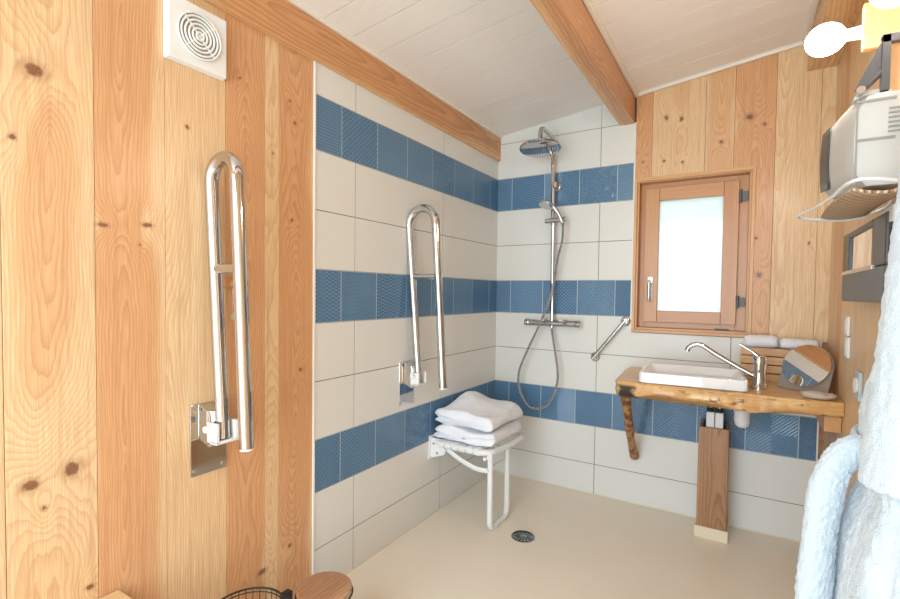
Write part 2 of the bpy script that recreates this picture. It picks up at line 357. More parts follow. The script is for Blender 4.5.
def arc(c, r, a0, a1, n, ax, ay):
    c, ax, ay = Vector(c), Vector(ax), Vector(ay)
    return [c+ax*r*math.cos(a0+(a1-a0)*i/n)+ay*r*math.sin(a0+(a1-a0)*i/n) for i in range(n+1)]
def smoothpath(P, k=6):
    P = [Vector(p) for p in P]; out = []
    for i in range(len(P)-1):
        p0, p1, p2, p3 = P[max(i-1, 0)], P[i], P[i+1], P[min(i+2, len(P)-1)]
        for j in range(k):
            t = j/k; out.append(.5*((2*p1)+(p2-p0)*t+(2*p0-5*p1+4*p2-p3)*t*t+(3*p1-3*p2+p3-p0)*t**3))
    out.append(P[-1]); return out
# ================================================================= SETTING
FZ = .05; W = 1.915; YB = -4.15
def ceilz(x): return 2.488+.122*x
HB = .2276; ZR = [0, .25, .5]; zz = .5
rows = [('w', 0.05, .25), ('w', .25, .5), ('b', .5, .5+HB), ('w', .5+HB, .75+HB), ('w', .75+HB, 1+HB), ('b', 1+HB, 1+2*HB), ('w', 1+2*HB, 1.25+2*HB), ('w', 1.25+2*HB, 1.5+2*HB), ('b', 1.5+2*HB, 1.5+3*HB), ('w', 1.5+3*HB, 1.75+3*HB), ('w', 1.75+3*HB, 2.62)]
B((-.1, YB-.1, -.05), (W+.1, .1, FZ)).build('floor', 'floor', kind='structure')
# ceiling boards, seams run across the room
m = MB(); y = -1.709-.168*16; i = 0
while y < -.001:
    y2 = min(y+.168, 0); t = (random.uniform(.3, .9), random.random(), random.random())
    z0, z1 = ceilz(-.02), ceilz(W+.02)
    v = m.box((-.02, y+.0022, 0), (W+.02, y2-.0022, .02), along=0, tone=t)
    for q in v: q.co.z += (z0 if q.co.x < .5 else z1)
    y += .168
m.build('ceiling', 'ceil', kind='structure')
v = (m := MB()).box((-.06, YB, .022), (W+.06, .06, .03))
for q in v: q.co.z += (ceilz(-.06) if q.co.x < .5 else ceilz(W+.06))
m.build('ceiling', 'grout_dark', kind='structure')
def tone(t, s=None, o=.5): return (t, random.random() if s is None else s, o)
# left wall planks
m = MB(); m.box((-.06, YB, 0), (-.022, 0, 2.6), mi=1)
bd = [-1.728, -1.905, -1.969, -2.128, -2.331, -2.520, -2.717, -2.93, -3.13, -3.34, -3.55, -3.76, -3.97, YB]
tn = [.78, .12, .78, .10, .66, .42, .3, .6, .3, .5, .2, .6, .4]
of = [.5, .5, .45, .9, .55, .5, .5, .5, .5, .6, .4, .5, .5]
sds = [.11, .52, .73, .31, .64, .22, .85, .4, .1, .6, .3, .8, .2]
for i in range(len(bd)-1):
    m.box((-.02, bd[i+1]+.0006, .0), (0, bd[i]-.0006, 2.46), tone=(tn[i], sds[i], of[i]))
m.build('wall_left', ['pine_left', 'grout_dark'], bevel=.001, kind='structure')
def tilewall(name, boxf, u_end, ztop, blues, whites, kindlab, notch=None):
    """boxf(u0,u1,z0,z1,d0,d1)->(lo,hi); u measured from the corner"""
    m = MB()
    for k, (c, z0, z1) in enumerate(rows):
        if z0 >= ztop: break
        for (uu0, uu1, zt) in (notch or [(0, u_end, ztop)]):
            a, b2 = z0, min(z1, zt)
            if b2-a < .01: continue
            m.box(*boxf(uu0, uu1, a, b2, -.016, -.0012), mi=2 if c == 'w' else 3, along=2)
            J = [j for j in sorted(whites if c == 'w' else blues) if uu0+.003 < j < uu1-.003]
            E = [uu0]+J+[uu1]
            for p, q in zip(E[:-1], E[1:]):
                gp = .0019
                m.box(*boxf(p+(gp if p > uu0 else 0), q-(gp if q < uu1 else 0), a+gp, b2-(gp if b2 == z1 else 0), -.008, 0), mi=0 if c == 'w' else 1, along=2, tile=True,
                      tone=((random.randrange(7)+.5)/7 if (k, round(p, 1)) not in FIX else (FIX[(k, round(p, 1))]+.5)/7, random.random(), 0))
    return m.build(name, ['white_tile', 'blue_tile', 'grout_dark', 'grout_light'], bevel=.0008, kind='structure')
FIX = {(5, 1.6): 3, (5, 1.3): 6, (5, 1.1): 3, (8, 1.6): 2, (8, 1.3): 4, (8, 1.1): 2, (8, .6): 5, (8, .8): 2, (5, .6): 1}
Lw = lambda u0, u1, z0, z1, d0, d1: ((d0+.004, -u1, z0), (d1+.004, -u0, z1))
Bw = lambda u0, u1, z0, z1, d0, d1: ((u0, -d1-.004, z0), (u1, -d0-.004, z1))
tilewall('wall_left', Lw, 1.7265, 2.325, [1.574-.2418*i for i in range(8)], [1.4862, .7363], '')
tilewall('wall_back', Bw, 0, 2.62, [.1151+.2418*i for i in range(9)], [.7337, 1.4836], '', notch=[(.004, .939, 2.431), (.939, 1.884, 1.13)])
# white tiles above the beam's underside, left of the beam only
m = MB(); m.box((.004, -.0028, 2.429), (.86, .012, 2.62), mi=1)
for a, b2 in ((.006, .7323), (.7351, .86)):
    v = m.box((a, -.004, 2.4345), (b2, .004, 2.5), tile=True)
    for q in v:
        if q.co.z > 2.45: q.co.z = ceilz(q.co.x)+.01
m.build('wall_back', ['white_tile', 'grout_dark'], kind='structure')
# solid backing of the back wall with the window opening
m = MB(); X0, X1, Z0, Z1 = .962, 1.562, 1.150, 2.066
for lo, hi in (((-.06, .017, 0), (X0, .1, 2.75)), ((X1, .017, 0), (W+.06, .1, 2.75)), ((X0, .017, 0), (X1, .1, Z0)), ((X0, .017, Z1), (X1, .1, 2.75))): m.box(lo, hi)
m.build('wall_back', 'grout_dark', kind='structure')
# back wall planks
m = MB(); pb = [.945, 1.039, 1.325, 1.47, 1.661, 1.855, W+.02]; tt = [.70, .28, .5, .75, .08, .2]; oo = [.6, .5, .5, .5, .75, .5]; ss = [.2, .47, .66, .35, .91, .15]
for i in range(6):
    a, b2 = pb[i], pb[i+1]; T = (tt[i], ss[i], oo[i]); pcs = []
    if b2 <= X0+.001 or a >= X1: pcs = [(a, b2, 1.13, 2.73)]
    else:
        pcs = [(a, b2, Z1, 2.73)]
        if a < X0: pcs.append((a, X0, 1.13, Z1))
        if b2 > X1: pcs.append((X1, b2, 1.13, Z1))
    for (p, q, r, t) in pcs: m.box((p+.0006, -.002, r), (q-.0006, .017, t), tone=T)
m.build('wall_back', 'pine_back', bevel=.001, kind='structure')
# right wall planks
m = MB(); m.box((W+.02, YB, 0), (W+.06, .02, 2.8), mi=1); y = 0; i = 0
for wd, t in zip([.25, .12, .2, .22, .15, .2, .2, .2, .2]*3, [.5, .7, .1, .2, .55, .3, .6, .2, .5]*3):
    if y < YB: break
    m.box((W, y-wd+.0006, 0), (W+.02, y-.0006, 2.72), tone=(t, random.random(), random.random())); y -= wd
m.build('wall_right', ['pine', 'grout_dark'], bevel=.001, kind='structure')
# front wall behind the viewer with an open doorway
m = MB()
for x0, x1, z0, z1 in ((-.05, .2, 0, 2.75), (1.7, W+.05, 0, 2.75), (.2, 1.7, 2.4, 2.75)):
    x = x0
    while x < x1-.01:
        x2 = min(x+.19, x1); m.box((x+.0006, YB-.04, z0), (x2-.0006, YB, z1), tone=(random.uniform(.2, .6), random.random(), .5)); x = x2
m.build('wall_front', 'pine', kind='structure')
# edge profiles and beads
B((-.002, -1.735, FZ), (.008, -1.7275, 2.318)).build('trim_1', 'white_paint', kind='structure')
B((.937, -.008, 1.13), (.946, .004, 2.43)).build('trim_2', 'white_paint', kind='structure')
B((1.884, -.010, FZ), (1.891, .004, 1.13)).build('trim_3', 'white_paint', kind='structure')
B((1.891, -.002, FZ), (W, .017, 1.13), tone=(.6, .3, .5)).build('trim_4', 'post_wood', kind='structure')
# timbers
m = MB(); m.box((-.02, YB, 2.313), (.022, -.004, 2.474), along=1, tone=(.75, .3, .35)); m.build('trim_5', 'beam', kind='structure', bevel=.002)
m = MB(); m.box((-.02, YB, 2.474), (.034, -.004, 2.4925), along=1); m.build('trim_6', 'trim_white', kind='structure', bevel=.003)
m = MB(); m.box((.849, YB, 2.425), (.936, .004, 2.62), along=1, tone=(.75, .62, .5)); m.build('trim_7', 'beam', kind='structure', bevel=.002)
def sloped(x0, x1, y0, y1, h, nm, mt):
    v = (m := MB()).box((x0, y0, -h), (x1, y1, .0))
    for q in v: q.co.z += ceilz(q.co.x)
    m.build(nm, mt, kind='structure', bevel=.003)
sloped(.937, .957, YB, -.003, .022, 'trim_8', 'trim_white')
sloped(.957, 1.79, -.022, -.003, .020, 'trim_9', 'trim_white')
sloped(1.765, 1.79, YB, -.022, .020, 'trim_10', 'trim_white')
m = MB(); m.box((1.79, YB, 2.545), (W, -.003, 2.72), along=1, tone=(.5, .8, .5)); m.build('trim_11', 'beam', kind='structure', bevel=.002)
# floor cove
B((.004, -1.7265, FZ), (.007, -.003, FZ+.006)).build('baseboard_left', 'skirt', kind='structure', bevel=.002)
B((.004, -.010, FZ), (1.9, -.004, FZ+.007)).build('baseboard_back', 'skirt', kind='structure', bevel=.002)
# ---------------------------------------------------------------- window
wn = bpy.data.objects.new('window_1', None); C.objects.link(wn); wn.location = (1.262, 0, 1.14); wn['kind'] = 'structure'
m = MB(); T = .017
m.box((X0-.004, -.012, Z1-.004), (X1+.016, .02, Z1+T), along=0); m.box((X0-.016, -.016, Z0-T), (X1+.016, .02, Z0+.001), along=0)
m.box((X0-.016, -.012, Z0), (X0, .02, Z1+T)); m.box((X1, -.012, Z0), (X1+T, .02, Z1))
m.build('casing', 'trim_wood', wn, bevel=.0015)
m = MB(); m.box((X0, -.0, Z0), (X0+.012, .1, Z1)); m.box((X1-.012, 0, Z0), (X1, .1, Z1)); m.box((X0+.012, 0, Z1-.012), (X1-.012, .1, Z1), along=0); m.box((X0+.012, 0, Z0), (X1-.012, .1, Z0+.014), along=0)
m.box((X0+.012, .058, Z0+.014), (X0+.05, .1, Z1-.012)); m.box((X1-.065, .058, Z0+.014), (X1-.012, .1, Z1-.012))
m.box((X0+.05, .058, Z1-.05), (X1-.065, .1, Z1-.012), along=0); m.box((X0+.05, .058, Z0+.014), (X1-.065, .1, Z0+.05), along=0)
m.build('window_frame', 'window_wood', wn, bevel=.0015)
sa = MB(); a0, a1, b0, b1 = 1.004, 1.503, 1.198, 2.022; g0, g1, h0, h1 = 1.084, 1.426, 1.268, 1.944
sa.box((a0, .03, b0), (g0, .075, b1)); sa.box((g1, .03, b0), (a1, .075, b1)); sa.box((g0, .031, h1), (g1, .074, b1), along=0); sa.box((g0, .031, b0), (g1, .074, h0), along=0)
sash = sa.build('sash', 'window_wood', wn, bevel=.003)
B((g0-.003, .05, h0-.003), (g1+.003, .056, h1+.003)).build('pane', 'pane', sash)
m = MB(); m.box((1.031, .024, 1.335), (1.055, .030, 1.475)); m.cyl((1.043, .028, 1.45), (1.043, -.006, 1.45), .009)
m.tube(smoothpath([(1.043, -.006, 1.455), (1.043, -.012, 1.43), (1.043, -.012, 1.36), (1.043, -.006, 1.325)]), .0085)
m.build('window_handle', 'steel', sash, smooth=True)
for zc in (1.93, 1.33):
    m = MB(); m.cyl((1.508, .022, zc-.035), (1.508, .022, zc+.035), .008); m.box((1.513, .028, zc-.025), (1.545, .034, zc+.025)); m.build('hinge', 'bracket', wn, smooth=True)
m = MB(); m.box((1.40, .015, Z0+.014), (1.47, .03, Z0+.022)); m.build('catch', 'black', wn)

# ================================================================= THINGS
# ---- ventilation fan cover
t = thing('extractor_fan', 'white square ventilation fan cover with round grille high on the pine wall', 'ventilation fan', (.0, -2.237, 2.08))
m = MB(); yc, zc, hs = -2.237, 2.175, .099
v = m.box((.0, yc-hs, zc-hs), (.028, yc+hs, zc+hs))
for q in v:
    if q.co.x > .01: q.co.y = yc+(q.co.y-yc)*.97; q.co.z = zc+(q.co.z-zc)*.97
m.build('cover', 'white_plastic', t, bevel=.004)
m = MB(); m.lathe([(.0, .0), (.071, 0), (.071, .002)], (.0285, yc, zc), (1, 0, 0)); m.build('recess', 'groove', t)
m = MB()
for r in (.012, .024, .036, .048, .060, .070): m.tube(arc((.033, yc, zc), r, 0, 2*PI*.9999, 40, (0, 1, 0), (0, 0, 1))[:-1], .0035, seg=8, closed=True)
for k in range(4):
    a = PI/4+k*PI/2; m.tube([(.032, yc, zc), (.032, yc+.07*math.cos(a), zc+.07*math.sin(a))], .003, seg=6)
m.build('grille', 'white_plastic', t, smooth=True)
# ---- fold-down support rails
def rail(dy, dz, label, xl0, xl1, xr1, xr0):
    y = -2.195+dy; z = dz
    t = thing('grab_rail', label, 'grab rail', (0, y, .742+z), 'fold-up chrome support rails')
    m = MB(); m.box((.001, y-.064, .742+z), (.007, y+.064, .982+z)); p = m.build('wall_plate', 'chrome', t, bevel=.002)
    for a in (-.05, .05):
        for b in (.76, .962): m = MB(); m.cyl((.006, y+a, b+z), (.011, y+a, b+z), .008, seg=12); m.build('screw', 'steel', p, smooth=True)
    m = MB(); m.prism([(.008, y-.035, .865+z), (.062, y-.035, .845+z), (.075, y-.035, .89+z), (.062, y-.035, .965+z), (.008, y-.035, .982+z)], (0, .07, 0)); m.build('hinge_box', 'chrome', t, bevel=.003)
    m = MB(); m.box((.060, y-.040, .865+z), (.112, y-.028, .93+z)); m.box((.060, y+.028, .865+z), (.112, y+.04, .93+z)); m.box((.076, y-.04, .862+z), (.112, y+.04, .872+z))
    m.cyl((.085, y-.064, .915+z), (.085, y-.038, .915+z), .011); m.cyl((.085, y+.038, .915+z), (.085, y+.064, .915+z), .011)
    m.build('yoke', 'white_plastic', t, smooth=True, bevel=.002)
    R = (xr1-xl1)/2
    cx = (xl1+xr1)/2; zt = 1.812-.021-R+z
    P = [(xl0, y, .875+z), ((xl0*.5+xl1*.5), y, 1.3+z)]+arc((cx, y, zt), R, PI, 0, 14, (1, 0, 0), (0, 0, 1))+[((xr1+xr0)/2, y, 1.3+z), (xr0, y, .862+z)]
    m = MB(); m.tube(P, .0215, seg=20); m.build('rail_tube', 'chrome', t, smooth=True)
    m = MB(); m.cyl(((xl0+xl1)/2, y, 1.432+z), ((xr0+xr1)/2, y, 1.432+z), .0165); m.build('cross_bar', 'steel', t, smooth=True)
    m = MB(); m.cyl((xr0, y, .856+z), (xr0, y, .863+z), .020); m.build('end_cap', 'white_plastic', t, smooth=True)
rail(0, 0, 'long chrome fold-up grab rail mounted on the pine planks', .086, .024, .162, .210)
rail(1.112, .012, 'chrome fold-up grab rail mounted on the white tiles beside the shower', .086, .012, .182, .238)
# ---- pull cord behind the rail
t = thing('pull_cord', 'small wooden wall knob with a hanging cord behind the grab rail on the pine planks', 'pull cord', (0, -2.124, 1.36))
m = MB(); m.lathe([(.0, 0), (.022, 0), (.024, .008), (.014, .014), (.01, .03), (.016, .036), (.012, .044), (0, .046)], (.001, -2.124, 1.385), (1, 0, 0), seg=20); m.build('knob', 'trim_wood', t, smooth=True)
m = MB(); m.tube(smoothpath([(.034, -2.124, 1.378), (.036, -2.126, 1.34), (.034, -2.124, 1.285)]), .0022, seg=6); m.build('cord', 'string', t, smooth=True)
m = MB(); m.ell((.034, -2.124, 1.272), (.008, .008, .014)); m.build('bead', 'string', t, smooth=True)
# ---- shower column
t = thing('shower_column', 'chrome shower column with round rain head on the back tiled wall', 'shower', (.45, -.004, 1.15))
SX, SY = .452, -.068
P = [(SX, SY, 1.185), (SX-.004, SY, 1.7), (SX-.014, SY, 2.28), (SX-.015, SY, 2.345)]+arc((SX-.015, SY-.055, 2.345), .055, 0, PI/2, 5, (0, 1, 0), (0, 0, 1))+[(SX-.016, -.25, 2.404), (SX-.016, -.285, 2.392), (SX-.016, -.30, 2.36), (SX-.016, -.30, 2.31)]
m = MB(); m.tube(P, .0145, seg=16); m.build('riser_pipe', 'chrome', t, smooth=True)
hc = Vector((.436, -.30, 2.265)); ax = Vector((-.05, .13, 1))
m = MB(); m.lathe([(0, -.004), (.120, -.004), (.127, .0), (.127, .008), (.10, .014), (.03, .022), (.022, .045), (0, .047)], hc, ax, seg=48); hd = m.build('rain_head', 'chrome', t, smooth=True)
m = MB()
for rr_ in range(1, 8):
    for k in range(rr_*6):
        a = 2*PI*k/(rr_*6); q = hc+Vector((0, 0, 1)).rotation_difference(ax.normalized()) @ Vector((rr_*.0155*math.cos(a), rr_*.0155*math.sin(a), -.0045)); m.ell(q, (.0028, .0028, .003), seg=6)
m.build('nozzles', 'steel', hd)
m = MB(); m.lathe([(0, 0), (.028, 0), (.028, .006), (.02, .012), (.013, .016), (.013, .07), (0, .07)], (SX+.0, -.004, 2.085), (0, -1, 0), seg=24); m.cyl((SX+.006, SY, 2.067), (SX+.006, SY, 2.103), .02); m.build('wall_bracket', 'chrome', t, smooth=True)
m = MB(); m.cyl((.29, SY, 1.166), (.61, SY, 1.168), .021)
for x in (.29, .61): m.lathe([(0, 0), (.022, 0), (.024, .008), (.024, .03), (.018, .035), (0, .035)], (x+(0 if x > .4 else .0), SY, 1.167), (1 if x > .4 else -1, 0, 0), seg=24)
for x in (.375, .525): m.lathe([(0, 0), (.026, 0), (.026, .006), (.014, .014), (.014, .06), (0, .06)], (x, -.004, 1.167), (0, -1, 0), seg=24)
m.box((.345, SY-.014, 1.18), (.405, SY+.014, 1.192)); m.box((.50, SY-.014, 1.18), (.56, SY+.014, 1.192))
m.cyl((SX, SY, 1.14), (SX, SY, 1.2), .015)
m.build('mixer_bar', 'chrome', t, smooth=True)
m = MB(); m.cyl((SX-.008, SY, 1.825), (SX-.008, SY, 1.865), .018); m.cyl((.40, SY-.022, 1.847), (.54, SY-.022, 1.852), .0155); m.build('slider', 'chrome', t, smooth=True)
# hand shower rests in the slider
q = thing('hand_shower', 'chrome hand shower with round head in the holder of the shower column', 'hand shower', (.53, -.12, 1.83))
hp = Vector((.430, -.16, 1.935)); m = MB(); m.lathe([(0, 0), (.05, 0), (.054, .006), (.05, .014), (.02, .022), (0, .024)], hp, (.18, .35, 1), seg=32); m.build('head', 'chrome', q, smooth=True)
m = MB(); m.tube(smoothpath([(.445, -.155, 1.945), (.475, -.145, 1.925), (.505, -.13, 1.88), (.53, -.12, 1.82)]), [.012]*18+[.014], seg=14); m.build('handle', 'chrome', q, smooth=True)
HP = [(.531, -.12, 1.825), (.529, -.12, 1.714), (.502, -.12, 1.598), (.459, -.12, 1.357), (.387, -.125, 1.162), (.298, -.12, .974), (.242, -.12, .826), (.246, -.12, .716), (.304, -.12, .613), (.377, -.12, .592), (.453, -.12, .63), (.506, -.12, .746), (.512, -.11, .852), (.483, -.10, 1.008), (.455, -.068, 1.10), (.452, -.068, 1.14)]
m = MB(); m.tube(smoothpath(HP, 10), .0078, seg=10)
m.build('shower_hose', 'hose', smooth=True, label='ribbed metal shower hose looping down the back tiles from hand shower to mixer', cat='hose')
# ---- diagonal grab bar
t = thing('grab_bar', 'short diagonal chrome grab bar on the back tiles left of the washstand', 'grab bar', (.82, -.004, .95))
a, b = Vector((.727, -.05, .958)), Vector((.912, -.05, 1.198))
m = MB(); m.tube([a-(b-a)*.03, b+(b-a)*.03], .0125, seg=16); m.build('bar', 'chrome', t, smooth=True)
for e in (a, b):
    m = MB(); m.lathe([(0, 0), (.03, 0), (.03, .005), (.024, .01), (.016, .012), (.016, .05), (0, .052)], (e.x, -.004, e.z), (0, -1, 0), seg=24); m.build('flange', 'chrome', t, smooth=True)
# ---- folding shower seat
t = thing('shower_chair', 'white tubular folding shower seat on the left tiled wall holding towels', 'shower seat', (.38, -.71, FZ))
SZ = .488; yn, yf = -.835, -.41
P = [(.03, yn, SZ+.01), (.33, yn, SZ)]+arc((.33, yn+.06, SZ), .06, -PI/2, 0, 6, (1, 0, 0), (0, 1, 0))[1:]+[(.405, -.62, SZ-.003)]+arc((.35, yf-.06, SZ), .06, 0, PI/2, 6, (1, 0, 0), (0, 1, 0))+[(.03, yf, SZ+.01)]
m = MB(); m.tube(P, .0175, seg=16); m.build('seat_frame', 'white_metal', t, smooth=True)
for k in range(6):
    x0 = .058+k*.047; m = MB()
    P = [(x0+.021, yn+.019*math.cos(s_)-.0, SZ+.003+.019*math.sin(s_)) for s_ in [0-.2, -PI/2, -PI, -PI*1.5]]
    P = [(x0+.0215, yn+.006, SZ-.017), (x0+.0215, yn-.014, SZ-.014), (x0+.0215, yn-.02, SZ+.001), (x0+.0215, yn-.014, SZ+.016), (x0+.0215, yn+.004, SZ+.021), (x0+.0215, yf-.004, SZ+.021), (x0+.0215, yf+.014, SZ+.016), (x0+.0215, yf+.02, SZ+.001), (x0+.0215, yf+.014, SZ-.014), (x0+.0215, yf-.006, SZ-.017)]
    m.tube(smoothpath(P, 4), .0215, seg=12, flat=.0+.16, nrm=(0, 0, 1)); m.build('slat', 'white_plastic', t, smooth=True)
for y in (yn, yf):
    m = MB(); m.prism([(.005, y-.012, .40), (.012, y-.012, .40), (.10, y-.012, .43), (.11, y-.012, .462), (.06, y-.012, .505), (.04, y-.012, SZ+.03), (.005, y-.012, SZ+.03)], (0, .02, 0))
    m.box((.004, y-.03, .395), (.010, y+.03, .53)); bk = m.build('wall_bracket', 'white_metal', t, bevel=.002)
    for x, z in ((.03, .488), (.055, .435)): m = MB(); m.cyl((x, y-.018, z), (x, y-.011, z), .007, seg=12); m.build('screw', 'steel', bk)
m = MB()
for y in (yn+.01, -.60):
    m.tube(smoothpath([(.08, y, .475), (.13, y, .45), (.205, y, .415), (.30, y, .388), (.37, y, .39)]), .014, seg=10, flat=.5, nrm=(0, 1, 0))
m.cyl((.372, yn-.005, .392), (.372, -.595, .392), .008)
m.build('brace', 'white_metal', t, smooth=True)
lf = [(.380, -.812, .462), (.382, -.815, .2), (.383, -.815, .105)]+arc((.384, -.775, FZ+.055), .042, PI, PI*1.5, 5, (0, 1, 0), (0, 0, 1))+arc((.385, -.645, FZ+.055), .042, PI*1.5, 2*PI, 5, (0, 1, 0), (0, 0, 1))+[(.384, -.600, .2), (.382, -.60, .462)]
m = MB(); m.tube(lf, .0160, seg=16); lg = m.build('leg_loop', 'white_metal', t, smooth=True)
for y in (-.66, -.76): m = MB(); m.box((.371, y-.012, FZ), (.399, y+.012, FZ+.022)); m.build('foot', 'white_plastic', lg, bevel=.002)
for y in (-.812, -.60):
    m = MB(); m.box((.365, y-.018, .452), (.398, y+.018, SZ+.0)); m.cyl((.355, y-.026, .455), (.355, y+.0, .455), .010); m.build('clamp', 'white_metal', t, bevel=.003)
# ---- folded towels on the seat
def folded(name, z0, hgt, x0, x1, y0, y1, hump, seed, label, layers=2, yaw=0.0, grp=None):
    rnd = random.Random(seed); th = hgt/layers; m = MB(); L = x1-x0-th; pts = []
    # ribbon centre line folded back and forth
    for k in range(layers):
        zc = z0+th*(k+.5); xs = [x0+th*.5+L*i/16 for i in range(17)]
        if k % 2: xs = xs[::-1]
        pts += [(x, zc) for x in xs]
        if k < layers-1:
            cx = xs[-1]; sgn = 1 if k % 2 == 0 else -1
            for a in (-PI/4, 0, PI/4): pts.append((cx+sgn*math.cos(a)*th*.5, zc+th*.5+math.sin(a)*th*.5))
    n = len(pts); h = th*.47; top, bot = [], []
    for i, (x, z) in enumerate(pts):
        a = pts[max(i-1, 0)]; b = pts[min(i+1, n-1)]; d = Vector((b[0]-a[0], b[1]-a[1])).normalized(); nx, nz = -d.y, d.x
        f = .55 if i in (0, n-1) else 1
        top.append((x+nx*h*f, z+nz*h*f)); bot.append((x-nx*h*f, z-nz*h*f))
    e1 = (pts[0][0]-h*.8, pts[0][1]); e2x = pts[-1][0]+(h*.8 if layers % 2 else -h*.8); outl = top+[(e2x, pts[-1][1])]+bot[::-1]+[e1]
    NY = 26; rows_ = []; cxm = (x0+x1)/2; cym = (y0+y1)/2
    for j in range(NY+1):
        v = j/NY; y = y0+(y1-y0)*v; e = min(v, 1-v)*(y1-y0); rnd_e = 1-(max(0, .012-e)/.012)**2*.35; row = []
        for (x, z) in outl:
            u = (x-x0)/(x1-x0); hz = (z-z0)/hgt
            zz_ = z0+(z-z0)*rnd_e+hump*hz*math.exp(-((u-.30)**2/.08+(v-.62)**2/.10))+.010*hz*math.sin(7*u+seed)*math.cos(5*v+seed)
            yy = y+.012*math.sin(9*hz+seed)*(1-2*v)+.008*math.sin(8*u+seed*2); xx = x+.010*math.sin(5*v+seed+hz*4)
            dx, dy = xx-cxm, yy-cym; row.append((cxm+dx*math.cos(yaw)-dy*math.sin(yaw), cym+dx*math.sin(yaw)+dy*math.cos(yaw), zz_))
        rows_.append(row)
    m.grid(rows_, closed_v=True, cap=True)
    o = m.build(name, 'towel', smooth=True, label=label, cat='towel', group=grp)
    sb = o.modifiers.new('s', 'SUBSURF'); sb.levels = 1; sb.render_levels = 2
    tx = bpy.data.textures.new('fluff', 'CLOUDS'); tx.noise_scale = .006; dm = o.modifiers.new('d', 'DISPLACE'); dm.texture = tx; dm.strength = .004; dm.mid_level = .5
    tx = bpy.data.textures.new('soft', 'CLOUDS'); tx.noise_scale = .09; dm = o.modifiers.new('d', 'DISPLACE'); dm.texture = tx; dm.strength = .012; dm.mid_level = .5
    return o
folded('folded_towel', SZ+.030, .074, .012, .392, -.835, -.43, .0, 3, 'white folded bath towel, lower of the two on the shower seat', yaw=.03, grp='bath towels on the shower seat')
folded('folded_towel', SZ+.112, .088, .014, .390, -.83, -.43, .075, 8, 'white folded bath towel lying on top of the shower seat stack', yaw=-.02, grp='bath towels on the shower seat')
# ---- floor drain
t = thing('floor_drain', 'round dark metal floor drain with radial slots near the seat leg', 'drain', (.560, -.765, FZ))
m = MB(); m.lathe([(0, .0), (.063, .0), (.064, .002), (.060, .004), (0, .004)], (.560, -.765, FZ), seg=40); m.build('plate', 'steel', t, smooth=True)
m = MB()
for k in range(16):
    a = 2*PI*k/16; c_, s_ = math.cos(a), math.sin(a); r0, r1, hw = .02, .052, .0035
    pl = [(.56+c_*r0-s_*hw*.5, -.765+s_*r0+c_*hw*.5), (.56+c_*r0+s_*hw*.5, -.765+s_*r0-c_*hw*.5), (.56+c_*r1+s_*hw*1.4, -.765+s_*r1-c_*hw*1.4), (.56+c_*r1-s_*hw*1.4, -.765+s_*r1+c_*hw*1.4)]
    m.prism([(x, y, FZ+.0041) for x, y in pl], (0, 0, .0004))
m.tube(arc((.56, -.765, FZ+.004), .058, 0, 2*PI*.999, 40, (1, 0, 0), (0, 1, 0))[:-1], .0025, seg=6, closed=True)
m.build('slots', 'black', t)
# ---- live edge worktop
WT = .915
t = thing('washstand_top', 'thick live-edge wooden slab worktop under the window', 'worktop', (1.44, -.3, .845))
rn = random.Random(4); top = []; nx = 60
front = []
for i in range(nx+1):
    u = i/nx; x = .985+(W-.002-.985)*u
    front.append((x, -.560-.018*math.sin(PI*u*1.1)-.004*math.sin(17*u)-.003*rn.random()))
out = [(.945, -.006), (.935, -.15), (.950, -.30), (.958, -.43), (.962, -.50), (.970, -.540)]+front+[(W-.002, -.006)]
m = MB(); levels = [(-.070, .020), (-.062, .008), (-.045, .002), (-.025, .006), (-.008, .002), (0, .008)]
rows_ = []
for (dz, ins) in levels:
    row = []
    for i, (x, y) in enumerate(out):
        jit = (rn.random()-.5)*.006
        if y < -.45: y2 = y+ins+jit*(1 if dz < -.02 else .3); x2 = x+(ins if x < 1 else 0)
        else: y2 = y; x2 = x+(ins if x < 1 else 0)
        zj = (.010*math.sin(x*11)+.006*math.sin(x*23)) if dz < -.06 and y < -.45 else 0
        row.append((x2, y2, WT+dz+zj))
    rows_.append(row)
m.grid(rows_, closed_v=True, cap=True); m.build('slab', 'slab', t, smooth=True)
m = MB(); m.box((W-.062, -.50, .775), (W-.002, -.02, .844), along=1, tone=(.6, .4, .5)); m.build('wall_cleat', 'trim_wood', t, bevel=.002)
pp = smoothpath([(1.014, -.50, .862), (1.016, -.47, .80), (1.008, -.37, .68), (1.000, -.26, .57), (.994, -.15, .46), (.990, -.065, .385), (.988, -.04, .365)], 5)
m = MB(); nb = len(pp); m.tube(pp, [.029-.006*math.sin(PI*i/nb)+.002*math.sin(i*.6)*(i < nb-2)-(.014 if i == nb-1 else 0) for i in range(nb)], seg=14)
m.build('branch_brace', 'branch', t, smooth=True)
